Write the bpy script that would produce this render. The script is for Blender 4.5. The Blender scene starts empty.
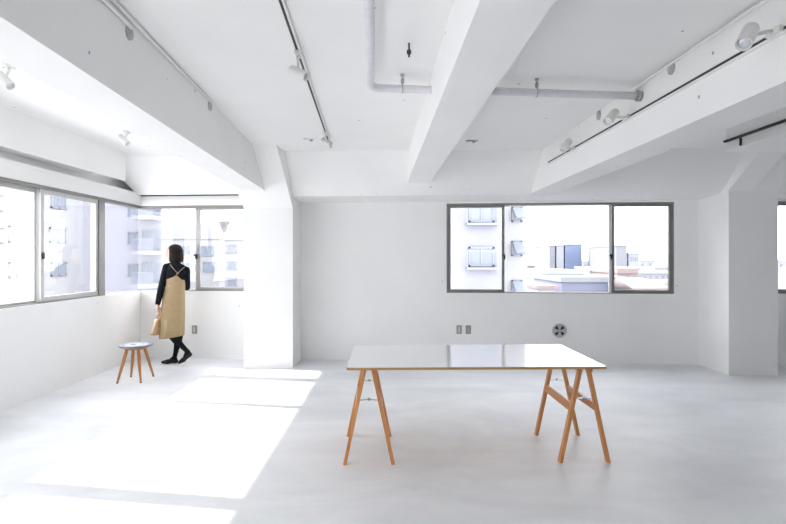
import bpy, bmesh, math, random
from mathutils import Vector, Matrix, noise
random.seed(7)
SC = bpy.context.scene
COL = SC.collection
PI = math.pi
F, CX, HY, EYE = 520.0, 393.0, 258.0, 1.45     # focal length in px, principal column, horizon row, eye height

def at(px, py, Y):
    """the place at depth Y that the photo shows at pixel px, py"""
    return Vector(((px-CX)*Y/F, Y, EYE-(py-HY)*Y/F))

# ------------------------------------------------------------------ materials
def new_mat(name):
    m = bpy.data.materials.new(name); m.use_nodes = True
    nt = m.node_tree; b = nt.nodes['Principled BSDF']
    return m, nt, b

def plain(name, col, rough=.5, metal=0.0, var=.04, scale=12.0, bump=0.0, spec=.5):
    m, nt, b = new_mat(name)
    b.inputs['Roughness'].default_value = rough
    b.inputs['Metallic'].default_value = metal
    b.inputs['Specular IOR Level'].default_value = spec
    tc = nt.nodes.new('ShaderNodeTexCoord')
    n = nt.nodes.new('ShaderNodeTexNoise'); n.inputs['Scale'].default_value = scale; n.inputs['Detail'].default_value = 4
    nt.links.new(tc.outputs['Object'], n.inputs['Vector'])
    r = nt.nodes.new('ShaderNodeValToRGB')
    r.color_ramp.elements[0].position = .3; r.color_ramp.elements[1].position = .7
    r.color_ramp.elements[0].color = tuple(max(0, c*(1-var)) for c in col)+(1,)
    r.color_ramp.elements[1].color = tuple(min(1, c*(1+var)) for c in col)+(1,)
    nt.links.new(n.outputs['Fac'], r.inputs['Fac']); nt.links.new(r.outputs['Color'], b.inputs['Base Color'])
    if bump:
        bp = nt.nodes.new('ShaderNodeBump'); bp.inputs['Strength'].default_value = bump; bp.inputs['Distance'].default_value = .01
        nt.links.new(n.outputs['Fac'], bp.inputs['Height']); nt.links.new(bp.outputs['Normal'], b.inputs['Normal'])
    return m

def paint(name, col, chips=.045, chip_scale=2.2):
    """white painted concrete: faint mottling, fine bump, sparse drilled holes and chips"""
    m, nt, b = new_mat(name)
    b.inputs['Roughness'].default_value = .6; b.inputs['Specular IOR Level'].default_value = .3
    tc = nt.nodes.new('ShaderNodeTexCoord')
    n = nt.nodes.new('ShaderNodeTexNoise'); n.inputs['Scale'].default_value = 1.7; n.inputs['Detail'].default_value = 6
    nt.links.new(tc.outputs['Object'], n.inputs['Vector'])
    r = nt.nodes.new('ShaderNodeValToRGB')
    r.color_ramp.elements[0].position = .3; r.color_ramp.elements[1].position = .7
    r.color_ramp.elements[0].color = tuple(c*.965 for c in col)+(1,)
    r.color_ramp.elements[1].color = tuple(col)+(1,)
    nt.links.new(n.outputs['Fac'], r.inputs['Fac'])
    out = r.outputs['Color']
    if chips:
        v = nt.nodes.new('ShaderNodeTexVoronoi'); v.inputs['Scale'].default_value = chip_scale
        nt.links.new(tc.outputs['Object'], v.inputs['Vector'])
        lt = nt.nodes.new('ShaderNodeMath'); lt.operation = 'LESS_THAN'; lt.inputs[1].default_value = chips
        nt.links.new(v.outputs['Distance'], lt.inputs[0])
        mx = nt.nodes.new('ShaderNodeMix'); mx.data_type = 'RGBA'
        mx.inputs['B'].default_value = (.38, .38, .38, 1)
        nt.links.new(lt.outputs[0], mx.inputs['Factor']); nt.links.new(out, mx.inputs['A'])
        out = mx.outputs['Result']
    nt.links.new(out, b.inputs['Base Color'])
    n2 = nt.nodes.new('ShaderNodeTexNoise'); n2.inputs['Scale'].default_value = 35; n2.inputs['Detail'].default_value = 4
    nt.links.new(tc.outputs['Object'], n2.inputs['Vector'])
    bp = nt.nodes.new('ShaderNodeBump'); bp.inputs['Strength'].default_value = .12; bp.inputs['Distance'].default_value = .01
    nt.links.new(n2.outputs['Fac'], bp.inputs['Height']); nt.links.new(bp.outputs['Normal'], b.inputs['Normal'])
    return m

def concrete_floor():
    m, nt, b = new_mat('floor_concrete')
    tc = nt.nodes.new('ShaderNodeTexCoord')
    mp = nt.nodes.new('ShaderNodeMapping'); mp.inputs['Scale'].default_value = (1, 1.7, 1); mp.inputs['Rotation'].default_value = (0, 0, .35)
    nt.links.new(tc.outputs['Object'], mp.inputs['Vector'])
    n = nt.nodes.new('ShaderNodeTexNoise'); n.inputs['Scale'].default_value = .9; n.inputs['Detail'].default_value = 9; n.inputs['Roughness'].default_value = .62; n.inputs['Distortion'].default_value = .6
    nt.links.new(mp.outputs['Vector'], n.inputs['Vector'])
    r = nt.nodes.new('ShaderNodeValToRGB')
    r.color_ramp.elements[0].position = .32; r.color_ramp.elements[1].position = .68
    r.color_ramp.elements[0].color = FLOOR_A; r.color_ramp.elements[1].color = FLOOR_B
    nt.links.new(n.outputs['Fac'], r.inputs['Fac'])
    n2 = nt.nodes.new('ShaderNodeTexNoise'); n2.inputs['Scale'].default_value = 60; n2.inputs['Detail'].default_value = 3
    nt.links.new(tc.outputs['Object'], n2.inputs['Vector'])
    mx = nt.nodes.new('ShaderNodeMix'); mx.data_type = 'RGBA'; mx.blend_type = 'OVERLAY'; mx.inputs['Factor'].default_value = .12
    nt.links.new(r.outputs['Color'], mx.inputs['A']); nt.links.new(n2.outputs['Color'], mx.inputs['B'])
    hs = nt.nodes.new('ShaderNodeHueSaturation'); hs.inputs['Saturation'].default_value = .8
    nt.links.new(mx.outputs['Result'], hs.inputs['Color'])
    nt.links.new(hs.outputs['Color'], b.inputs['Base Color'])
    rr = nt.nodes.new('ShaderNodeMapRange'); rr.inputs['To Min'].default_value = .38; rr.inputs['To Max'].default_value = .55
    nt.links.new(n.outputs['Fac'], rr.inputs['Value']); nt.links.new(rr.outputs['Result'], b.inputs['Roughness'])
    b.inputs['Specular IOR Level'].default_value = .35
    return m

FLOOR_A = (.67, .685, .71, 1); FLOOR_B = (.84, .85, .868, 1)

def wood(name, dark, light, axis='Z', scale=1.0):
    m, nt, b = new_mat(name)
    tc = nt.nodes.new('ShaderNodeTexCoord'); mp = nt.nodes.new('ShaderNodeMapping')
    s = {'X': (2, 40, 40), 'Y': (40, 2, 40), 'Z': (40, 40, 2)}[axis]
    mp.inputs['Scale'].default_value = tuple(q*scale for q in s)
    nt.links.new(tc.outputs['Object'], mp.inputs['Vector'])
    n = nt.nodes.new('ShaderNodeTexNoise'); n.inputs['Scale'].default_value = 1; n.inputs['Detail'].default_value = 6; n.inputs['Distortion'].default_value = .4
    nt.links.new(mp.outputs['Vector'], n.inputs['Vector'])
    r = nt.nodes.new('ShaderNodeValToRGB')
    r.color_ramp.elements[0].position = .3; r.color_ramp.elements[1].position = .72
    r.color_ramp.elements[0].color = dark+(1,); r.color_ramp.elements[1].color = light+(1,)
    nt.links.new(n.outputs['Fac'], r.inputs['Fac']); nt.links.new(r.outputs['Color'], b.inputs['Base Color'])
    b.inputs['Roughness'].default_value = .38
    return m

def glass(name, tint=(.97, .98, 1, 1), veil=0.0):
    m = bpy.data.materials.new(name); m.use_nodes = True
    nt = m.node_tree; nt.nodes.clear()
    o = nt.nodes.new('ShaderNodeOutputMaterial'); t = nt.nodes.new('ShaderNodeBsdfTransparent'); t.inputs['Color'].default_value = tint
    g = nt.nodes.new('ShaderNodeBsdfGlossy'); g.inputs['Roughness'].default_value = .0
    lw = nt.nodes.new('ShaderNodeLayerWeight'); lw.inputs['Blend'].default_value = .5
    pw = nt.nodes.new('ShaderNodeMath'); pw.operation = 'POWER'; pw.inputs[1].default_value = 5; nt.links.new(lw.outputs['Facing'], pw.inputs[0])
    f = nt.nodes.new('ShaderNodeMath'); f.operation = 'MULTIPLY_ADD'; f.inputs[1].default_value = .93; f.inputs[2].default_value = .035; nt.links.new(pw.outputs[0], f.inputs[0])
    mx = nt.nodes.new('ShaderNodeMixShader')
    nt.links.new(f.outputs[0], mx.inputs['Fac']); nt.links.new(t.outputs['BSDF'], mx.inputs[1]); nt.links.new(g.outputs['BSDF'], mx.inputs[2])
    res = mx
    if veil:     # film of fine white dots on the glass
        tl = nt.nodes.new('ShaderNodeBsdfTranslucent'); tl.inputs['Color'].default_value = (.95, .96, 1, 1)
        tc = nt.nodes.new('ShaderNodeTexCoord'); v = nt.nodes.new('ShaderNodeTexVoronoi'); v.inputs['Scale'].default_value = 70; v.inputs['Randomness'].default_value = 0
        nt.links.new(tc.outputs['Object'], v.inputs['Vector'])
        lt = nt.nodes.new('ShaderNodeMath'); lt.operation = 'LESS_THAN'; lt.inputs[1].default_value = .42
        nt.links.new(v.outputs['Distance'], lt.inputs[0])
        ml = nt.nodes.new('ShaderNodeMath'); ml.operation = 'MULTIPLY'; ml.inputs[1].default_value = veil
        nt.links.new(lt.outputs[0], ml.inputs[0])
        m2 = nt.nodes.new('ShaderNodeMixShader')
        nt.links.new(ml.outputs[0], m2.inputs['Fac']); nt.links.new(mx.outputs[0], m2.inputs[1]); nt.links.new(tl.outputs[0], m2.inputs[2])
        res = m2
    nt.links.new(res.outputs[0], o.inputs['Surface'])
    return m

M = {}
M['wall'] = paint('white_wall_paint', (.868, .865, .857), chips=.024, chip_scale=3.0)
M['ceil'] = paint('white_ceiling_paint', (.858, .855, .845), chip_scale=4.0)
M['floor'] = concrete_floor()
M['alu'] = plain('grey_anodised_aluminium', (.27, .262, .25), .42, .55, .05, 20)
M['alu_lit'] = plain('lit_aluminium', (.52, .52, .51), .4, .2, .04, 20)  # the sash aluminium as the light shows it, brightness put into the colour
M['alu_bright_lit'] = plain('bright_lit_aluminium', (.82, .82, .82), .45)  # strongly lit copy of the aluminium, light put into the colour
M['alu_shaded'] = plain('shaded_aluminium', (.36, .355, .35), .42, .4, .05, 20)  # shaded copy of the sash aluminium, shade put into the colour
M['dark'] = plain('dark_rubber', (.03, .03, .032), .6)
M['glass'] = glass('window_glass')
M['glass_dots'] = glass('dotted_window_glass', veil=.12)
M['white_metal'] = plain('white_enamel', (.80, .80, .79), .4, 0, .02)
M['spot_metal'] = plain('off_white_enamel', (.70, .70, .67), .42, 0, .02)
M['lens'] = plain('lamp_lens', (.72, .74, .78), .12, .3, .1)
M['black'] = plain('black_track_slot', (.015, .015, .016), .5)
M['grey_plate'] = plain('grey_cover_plate', (.42, .42, .41), .5, .1, .08, 30)
M['steel'] = plain('brushed_steel', (.42, .44, .46), .35, .9, .06, 40)
M['conduit'] = plain('painted_conduit', (.82, .82, .81), .5, 0, .02)
M['lagging'] = plain('white_pipe_lagging', (.70, .68, .72), .65, 0, .05, 30, .2)
M['laminate'] = plain('white_laminate', (.84, .84, .85), .09, 0, .01, 4)
M['ply'] = wood('plywood_edge', (.36, .19, .06), (.52, .31, .12), 'X')
M['beech'] = wood('oiled_beech', (.48, .19, .055), (.72, .34, .115), 'Z', .8)
M['beech_y'] = wood('oiled_beech_rail', (.47, .185, .06), (.68, .31, .11), 'Y', .8)
M['teak'] = wood('warm_stool_wood', (.38, .14, .03), (.58, .25, .065), 'Z', .8)
M['plate'] = plain('metal_socket_plate', (.33, .32, .30), .4, .4, .05)
M['socket'] = plain('ivory_socket', (.62, .60, .55), .45)
M['vent'] = plain('grey_vent', (.46, .46, .47), .45, .2)

# ------------------------------------------------------------------ mesh helpers
class MB:
    def __init__(self): self.bm = bmesh.new()
    def hexa(self, p, mi=0):
        """8 corners: bottom ring 0-3, top ring 4-7"""
        v = [self.bm.verts.new(q) for q in p]
        fs = [(3, 2, 1, 0), (4, 5, 6, 7), (0, 1, 5, 4), (1, 2, 6, 5), (2, 3, 7, 6), (3, 0, 4, 7)]
        for f in fs:
            fc = self.bm.faces.new([v[i] for i in f]); fc.material_index = mi
        return v
    def box(self, x0, x1, y0, y1, z0, z1, mi=0):
        return self.hexa([(x0, y0, z0), (x1, y0, z0), (x1, y1, z0), (x0, y1, z0), (x0, y0, z1), (x1, y0, z1), (x1, y1, z1), (x0, y1, z1)], mi)
    def loft(self, rings, cap=True, mi=0, closed=True):
        vr = [[self.bm.verts.new(p) for p in r] for r in rings]
        n = len(vr[0])
        for a, b in zip(vr, vr[1:]):
            for i in range(n if closed else n-1):
                j = (i+1) % n
                f = self.bm.faces.new((a[i], a[j], b[j], b[i])); f.material_index = mi; f.smooth = True
        if cap:
            f = self.bm.faces.new(list(reversed(vr[0]))); f.material_index = mi
            f = self.bm.faces.new(vr[-1]); f.material_index = mi
        return vr
    def tube(self, pts, rad, n=16, cap=True, mi=0, flat=1.0):
        pts = [Vector(p) for p in pts]
        if not isinstance(rad, (list, tuple)): rad = [rad]*len(pts)
        rings = []; ref = None
        for i, p in enumerate(pts):
            d = (pts[min(i+1, len(pts)-1)]-pts[max(i-1, 0)]).normalized()
            if ref is None:
                ref = Vector((0, 0, 1)) if abs(d.z) < .9 else Vector((1, 0, 0))
            u = (ref-d*ref.dot(d)).normalized(); w = d.cross(u); ref = u
            rings.append([p+(u*math.cos(t)+w*math.sin(t)*flat)*rad[i] for t in (2*PI*k/n for k in range(n))])
        return self.loft(rings, cap, mi)
    def capsule(self, pts, rad, n=14, mi=0):
        """tube with rounded ends"""
        pts = [Vector(p) for p in pts]
        if not isinstance(rad, (list, tuple)): rad = [rad]*len(pts)
        d0 = (pts[0]-pts[1]).normalized(); d1 = (pts[-1]-pts[-2]).normalized()
        P, R = [], []
        for t in (1.0, .92, .7, .38):
            P.append(pts[0]+d0*rad[0]*t); R.append(max(.0008, rad[0]*math.sqrt(max(0, 1-t*t))))
        P += pts; R += list(rad)
        for t in (.38, .7, .92, 1.0):
            P.append(pts[-1]+d1*rad[-1]*t); R.append(max(.0008, rad[-1]*math.sqrt(max(0, 1-t*t))))
        return self.tube(P, R, n, True, mi)
    def bar(self, a, b, w, h, up=(0, 0, 1), mi=0):
        """rectangular bar from a to b, w across, h along up"""
        a, b = Vector(a), Vector(b); d = (b-a).normalized(); up = Vector(up)
        u = (up-d*up.dot(d)).normalized(); s = d.cross(u)
        q = lambda p: [p+s*w/2*i+u*h/2*j for i, j in ((-1, -1), (1, -1), (1, 1), (-1, 1))]
        A, B = q(a), q(b)
        v = [self.bm.verts.new(x) for x in A+B]
        for f in [(3, 2, 1, 0), (4, 5, 6, 7), (0, 1, 5, 4), (1, 2, 6, 5), (2, 3, 7, 6), (3, 0, 4, 7)]:
            self.bm.faces.new([v[i] for i in f]).material_index = mi
    def ellipsoid(self, c, r, nu=24, nv=16, rot=None, mi=0):
        c = Vector(c); rot = rot or Matrix.Identity(3); rings = []
        for i in range(nv+1):
            t = PI*i/nv; rr = max(.002, math.sin(t))
            rings.append([c+rot@Vector((r[0]*rr*math.cos(2*PI*k/nu), r[1]*rr*math.sin(2*PI*k/nu), -r[2]*math.cos(t))) for k in range(nu)])
        return self.loft(rings, True, mi)
    def lathe(self, c, axis, prof, n=28, mi=0):
        """prof: list of (distance along axis, radius)"""
        c = Vector(c); axis = Vector(axis).normalized()
        return self.tube_frame([(c+axis*d, r) for d, r in prof], axis, n, mi)
    def tube_frame(self, pr, axis, n, mi=0):
        ref = Vector((0, 0, 1)) if abs(axis.z) < .9 else Vector((1, 0, 0))
        u = (ref-axis*ref.dot(axis)).normalized(); w = axis.cross(u)
        rings = [[p+(u*math.cos(2*PI*k/n)+w*math.sin(2*PI*k/n))*max(r, .0004) for k in range(n)] for p, r in pr]
        return self.loft(rings, True, mi)
    def build(self, name, mats, parent=None, bevel=0, smooth_angle=None, loc=None):
        bmesh.ops.recalc_face_normals(self.bm, faces=self.bm.faces)
        me = bpy.data.meshes.new(name); self.bm.to_mesh(me); self.bm.free()
        o = bpy.data.objects.new(name, me); COL.objects.link(o)
        for m in (mats if isinstance(mats, (list, tuple)) else [mats]): me.materials.append(m)
        if parent:
            o.parent = parent
            o.matrix_parent_inverse = Matrix.Translation(parent.location).inverted() if parent.rotation_euler.z == 0 else (Matrix.Translation(parent.location) @ Matrix.Rotation(parent.rotation_euler.z, 4, 'Z')).inverted()
        if bevel:
            bv = o.modifiers.new('bevel', 'BEVEL'); bv.width = bevel; bv.segments = 2; bv.limit_method = 'ANGLE'
        return o

def tag(o, label=None, cat=None, group=None, kind=None):
    if label: o['label'] = label
    if cat: o['category'] = cat
    if group: o['group'] = group
    if kind: o['kind'] = kind
    return o
def thing(name, loc, label, cat, group=None, kind=None):
    o = bpy.data.objects.new(name, None); COL.objects.link(o); o.location = loc; o.empty_display_size = .1
    return tag(o, label, cat, group, kind)

def fuse(mb, name, mat, voxel, parent=None, smooth=4):
    """union of overlapping closed volumes into one continuous surface"""
    o = mb.build(name, mat, None)
    r = o.modifiers.new('r', 'REMESH'); r.mode = 'VOXEL'; r.voxel_size = voxel; r.use_smooth_shade = True
    s = o.modifiers.new('s', 'SMOOTH'); s.factor = .5; s.iterations = smooth
    dg = bpy.context.evaluated_depsgraph_get()
    me = bpy.data.meshes.new_from_object(o.evaluated_get(dg))
    old = o.data; o.modifiers.clear(); o.data = me; me.name = name
    if not me.materials: me.materials.append(mat)
    for p in me.polygons: p.use_smooth = True
    bpy.data.meshes.remove(old)
    if parent:
        o.parent = parent; o.matrix_parent_inverse = Matrix.Translation(parent.location).inverted()
    return o

# ------------------------------------------------------------------ the shell
CE = 2.74                       # ceiling height
XL, XR, YB = -3.69, 9.0, -4.2
SILL, HEAD = .97, 2.215
yw = lambda x: 7.35-.07*x       # inner face of the slightly skewed back wall

mb = MB(); mb.box(XL-.2, XR+.2, YB-.2, 8.0, -.2, 0); tag(mb.build('floor', M['floor']), 'pale grey concrete floor', 'floor', kind='structure')

def wb(mb, x0, x1, z0, z1, d0, d1, mi=0):
    mb.hexa([(x0, yw(x0)+d0, z0), (x1, yw(x1)+d0, z0), (x1, yw(x1)+d1, z0), (x0, yw(x0)+d1, z0),
             (x0, yw(x0)+d0, z1), (x1, yw(x1)+d0, z1), (x1, yw(x1)+d1, z1), (x0, yw(x0)+d1, z1)], mi)
W1 = (.748, 3.866); W3 = (-3.85, -2.0); W7 = (5.1, 7.7)
mb = MB()
S1 = .952
wb(mb, XL-.16, XR+.1, 0, S1, 0, .18); wb(mb, XL-.16, W1[0], S1, SILL, 0, .18); wb(mb, W1[1], XR+.1, S1, SILL, 0, .18)
wb(mb, XL-.16, XR+.1, HEAD, 3.0, 0, .18)
for a, b in ((W3[1], W1[0]), (W1[1], W7[0]), (W7[1], XR+.1)): wb(mb, a, b, SILL, HEAD, 0, .18)
tag(mb.build('wall_back', M['wall']), 'white back wall with ribbon windows', 'wall', kind='structure')
mb = MB()
mb.box(XL-.16, XL, YB, yw(XL), 0, SILL); mb.box(XL-.16, XL-.02, YB, yw(XL), HEAD+.005, 2.26); mb.box(XL-.02, XL, YB, yw(XL), HEAD+.005, 2.395); mb.box(XL-.22, XL-.16, YB, yw(XL)+.1, HEAD+.005, 3.0); mb.box(XL-.16, XL, YB, -3.4, SILL, HEAD+.005)
tag(mb.build('wall_left', M['wall']), 'white left wall with ribbon window', 'wall', kind='structure')
mb = MB(); mb.box(XR, XR+.15, YB, yw(XR)+.1, 0, 3.0); tag(mb.build('wall_right', M['wall']), 'white right wall', 'wall', kind='structure')
mb = MB(); mb.box(XL-.16, XR+.15, YB-.15, YB, 0, 3.0); tag(mb.build('wall_front', M['wall']), 'white wall behind the viewer', 'wall', kind='structure')

zt = lambda x: 6.23-.04*x       # where the flat ceiling meets the slope
zb = lambda x: 6.80-.053*x      # foot of the slope
mb = MB()
mb.box(XL-.16, XR+.15, YB-.15, 7.8, CE, CE+.25)
# sloped part along the back wall, main bays
x0, x1 = -1.4, XR+.1
ring = lambda x: [(x, zt(x), CE), (x, zb(x), 2.265), (x, yw(x)+.02, 2.245), (x, yw(x)+.02, CE+.02), (x, zt(x), CE+.02)]
mb.loft([ring(x0), ring(x1)])
# sloped part of the corner bay
ring = lambda x: [(x, 6.62-.04*(x+3.4), CE), (x, yw(x)-.07, 2.362), (x, yw(x)+.02, 2.362), (x, yw(x)+.02, CE+.02), (x, 6.62-.04*(x+3.4), CE+.02)]
mb.loft([ring(XL-.02), ring(-1.7)])
o = mb.build('ceiling', M['ceil']); tag(o, 'white painted ceiling sloping down to the back wall', 'ceiling', kind='structure')
for p in o.data.polygons: p.use_smooth = False

# beams
def beam(name, label, low, top, y0, y1, zlow, width, y1top=None):
    """low, top: x of one lower and upper edge at depth y; width>0 extends to the right"""
    mb = MB(); rings = []; n = 28
    for k in range(n+1):
        y = y0+(y1-y0)*k/n
        rings.append([(low(y), y, zlow), (low(y)+width, y, zlow), (top(y)+width, y, CE+.02), (top(y), y, CE+.02)])
    mb.loft(rings); o = mb.build(name, M['ceil'])
    for p in o.data.polygons: p.use_smooth = False
    return tag(o, label, 'beam', kind='structure')
bl_low = lambda y: -1.62-.050*(y-6.58); bl_top = lambda y: -1.592-.060*(y-5.84)
# left beam is measured on its right face: the box lies to the left of it
beam('trim_1', 'white ceiling beam at the left, ending on the left column', bl_low, bl_top, YB, 6.95, 2.30, -.28)
bm_l = lambda y: .182-.030*(y-6.63)
beam('trim_2', 'white ceiling beam above the table', bm_l, bm_l, YB, 6.95, 2.406, .282)
br_l = lambda y: 1.769-.018*(y-6.69)
beam('trim_3', 'white ceiling beam carrying the right spotlights', br_l, br_l, YB, 6.95, 2.28, .315)
# edge beam above the left windows
mb = MB(); mb.hexa([(-3.302, YB, 2.395), (-3.3, YB, 2.395), (-3.3, 6.42, 2.395), (-3.302, 6.42, 2.395), (-3.36, YB, CE+.02), (-3.3, YB, CE+.02), (-3.3, 6.42, CE+.02), (-3.36, 6.42, CE+.02)]); mb.box(-3.86, -3.335, YB, 6.42, 2.50, CE+.02)
tag(mb.build('trim_4', M['ceil']), 'white downstand along the left window wall', 'beam', kind='structure')
# columns
def column(name, label, x0, x1, y, zbend, ytop, xs=None):
    prof = lambda x: [(x, y, 0), (x, y, zbend), (x, ytop, CE+.02), (x, yw(x)+.05, CE+.02), (x, yw(x)+.05, 0)]
    mb = MB(); mb.loft([prof(x0), prof(x1)])
    o = mb.build(name, M['wall'])
    for p in o.data.polygons: p.use_smooth = False
    return tag(o, label, 'column', kind='structure')
column('trim_5', 'white column beside the corner windows', -1.968, -1.32, 6.85, 2.11, 5.84)
column('trim_6', 'white column at the right', 4.146, 4.753, 6.42, 2.277, 5.95)
mb = MB()  # cut narrow and set forward so the slope splits into darker and lighter strips
mb.loft([[(x, 6.42, 2.277), (x, 5.72, CE+.01), (x, 6.6, CE+.01), (x, 6.6, 2.277)] for x in (4.138, 4.43)])
o = mb.build('trim_7', M['wall']); tag(o, 'sloping haunch on the right column, cut narrow to make a shaded strip', 'column', kind='structure')
for p in o.data.polygons: p.use_smooth = False
# black bar stands in for the shade in the gap above the corner window
mb = MB(); wb(mb, -3.66, -2.1, 2.349, 2.3625, -.062, -.012)
tag(mb.build('trim_8', M['black']), 'black bar for the shaded slot above the corner window', 'trim', kind='structure')

# ------------------------------------------------------------------ windows
def win(n, label):
    return thing('window_%d' % n, (0, 0, SILL), label, 'window', kind='structure')
def latch_mb(p, ax):
    mb = MB(); p = Vector(p); ax = Vector(ax)
    side = Vector((ax.y, -ax.x, 0))
    mb.bar(p-Vector((0, 0, .035)), p+Vector((0, 0, .035)), .022, .02, up=ax)
    mb.bar(p+ax*.015, p+ax*.015+side*.03+Vector((0, 0, .03)), .012, .016)
    return mb
def rect_frame(fn, a0, a1, z0, z1, d0, d1, t, mb=None, tb=None, tt=None):
    """four members of a frame; fn(mb, a0, a1, z0, z1, d0, d1) adds a box along the wall"""
    mb = mb or MB(); tb = tb or t; tt = tt or t
    fn(mb, a0, a0+t, z0, z1, d0, d1); fn(mb, a1-t, a1, z0, z1, d0, d1)
    fn(mb, a0+t, a1-t, z0, z0+tb, d0, d1); fn(mb, a0+t, a1-t, z1-tt, z1, d0, d1)
    return mb
def lb(mb, y0, y1, z0, z1, d0, d1):   # box along the left wall
    mb.box(XL-d1, XL-d0, y0, y1, z0, z1)
wbx = lambda mb, a0, a1, z0, z1, d0, d1: wb(mb, a0, a1, z0, z1, d0, d1)

# window_1: three-part window behind the table
w = win(1, 'wide three part window in the back wall')
S1 += .008; FR = (W1[0]+.006, 3.836)
mb = MB(); wb(mb, FR[1], W1[1], S1-.008, HEAD, .012, .14); wb(mb, W1[0], FR[0], S1-.008, HEAD, .012, .14); wb(mb, FR[0], FR[1], S1-.008, S1, .012, .14)
mb.build('lining', M['wall'], w)['label'] = 'white painted reveal'
rect_frame(wbx, FR[0], FR[1], S1, HEAD, .02, .13, .022, tb=.014).build('frame', M['alu'], w)
xa, xb = 1.56, 3.018
s = rect_frame(wbx, FR[0]+.022, xa, S1+.014, HEAD-.022, .035, .07, .036); o = s.build('sash', M['alu'], w)
mb = MB(); wb(mb, FR[0]+.05, xa-.03, S1+.045, HEAD-.05, .05, .056); mb.build('glass_pane', M['glass'], o)
latch_mb((xa-.002, yw(xa)+.025, 1.465), (0, -1, 0)).build('latch', M['dark'], o)
s = rect_frame(wbx, xb, FR[1]-.022, S1+.014, HEAD-.022, .035, .07, .036); o = s.build('sash', M['alu'], w)
mb = MB(); wb(mb, xb+.03, FR[1]-.05, S1+.045, HEAD-.05, .05, .056); mb.build('glass_pane', M['glass'], o)
latch_mb((xb-.01, yw(xb)+.025, 1.465), (0, -1, 0)).build('latch', M['dark'], o)
s = rect_frame(wbx, xa-.02, xb+.012, S1+.004, HEAD-.022, .085, .12, .026, tb=.010, tt=.014); o = s.build('sash', M['alu_bright_lit'], w)
mb = MB(); wb(mb, xa, xb-.01, S1+.010, HEAD-.033, .10, .106); mb.build('glass_pane', M['glass'], o)

# window_2: fixed corner pane of the left wall; window_3: corner window of the back wall
w = win(2, 'fixed corner pane of the left wall')
mb = MB(); yc = yw(XL)+.09
lb(mb, 6.60, 6.70, SILL, HEAD+.005, .02, .13); lb(mb, 6.70, yc, HEAD-.035, HEAD+.005, .03, .13); lb(mb, 6.70, yc, SILL, SILL+.012, .06, .12)
mb.build('frame', M['alu'], w)
mb = MB(); lb(mb, 6.70, yc, SILL+.02, HEAD-.03, .085, .091); mb.build('glass_pane', M['glass'], w)
w = win(3, 'corner window in the back wall with a sliding sash')
mb = MB()
wb(mb, XL-.09, W3[1], HEAD-.04, HEAD, .03, .13); wb(mb, XL-.09, W3[1], SILL, SILL+.02, .05, .12); wb(mb, W3[1]-.03, W3[1], SILL+.02, HEAD-.04, .03, .13)
mb.build('frame', M['alu'], w)
xs = -2.88
mb = MB(); wb(mb, XL-.085, xs+.01, SILL+.02, HEAD-.04, .085, .091); mb.build('glass_pane', M['glass'], w)
s = rect_frame(wbx, xs, W3[1]-.03, SILL+.02, HEAD-.04, .04, .075, .065, tb=.035, tt=.025); o = s.build('sash', M['alu_shaded'], w)
mb = MB(); wb(mb, xs+.06, W3[1]-.09, SILL+.05, HEAD-.06, .055, .061); mb.build('glass_pane', M['glass'], o)
latch_mb((xs+.01, yw(xs)+.03, 1.47), (0, -1, 0)).build('latch', M['dark'], o)

# windows 4..6: sliding units along the left wall
def left_unit(n, y0, y1, ys, label, dots):
    w = win(n, label)
    rect_frame(lb, y0, y1, SILL, HEAD+.005, .02, .13, .035, tb=.012).build('frame', M['alu'], w)
    o = rect_frame(lb, ys, y1-.035, SILL+.013, HEAD-.03, .035, .07, .052).build('sash', M['alu_lit'], w)
    mb = MB(); lb(mb, ys+.04, y1-.075, SILL+.07, HEAD-.07, .05, .056); mb.build('glass_pane', M['glass'], o)
    latch_mb((XL-.03, ys+.03, 1.475), (1, 0, 0)).build('latch', M['dark'], o)
    o = rect_frame(lb, y0+.035, ys+.01, SILL+.013, HEAD-.03, .08, .115, .045, tb=.02).build('sash', M['alu_lit'], w)
    mb = MB(); lb(mb, y0+.075, ys-.03, SILL+.055, HEAD-.07, .095, .101); mb.build('glass_pane', M['glass_dots'] if dots else M['glass'], o)
left_unit(4, 3.52, 6.60, 5.50, 'sliding window of the left wall next to the corner pane', True)
left_unit(5, .56, 3.52, 2.48, 'sliding window of the left wall beside the viewer', True)
left_unit(6, -2.40, .56, -.48, 'sliding window of the left wall behind the viewer', False)
# window_7 beyond the right column
w = win(7, 'window beyond the right column')
rect_frame(wbx, W7[0], W7[1], SILL, HEAD, .02, .13, .03).build('frame', M['alu'], w)
o = rect_frame(wbx, W7[0]+.03, 6.4, SILL+.03, HEAD-.03, .035, .07, .03).build('sash', M['alu'], w)
mb = MB(); wb(mb, W7[0]+.055, 6.375, SILL+.055, HEAD-.055, .05, .056); mb.build('glass_pane', M['glass'], o)
o = rect_frame(wbx, 6.36, W7[1]-.03, SILL+.03, HEAD-.03, .08, .115, .03).build('sash', M['alu'], w)
mb = MB(); wb(mb, 6.385, W7[1]-.055, SILL+.055, HEAD-.055, .095, .101); mb.build('glass_pane', M['glass'], o)

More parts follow.
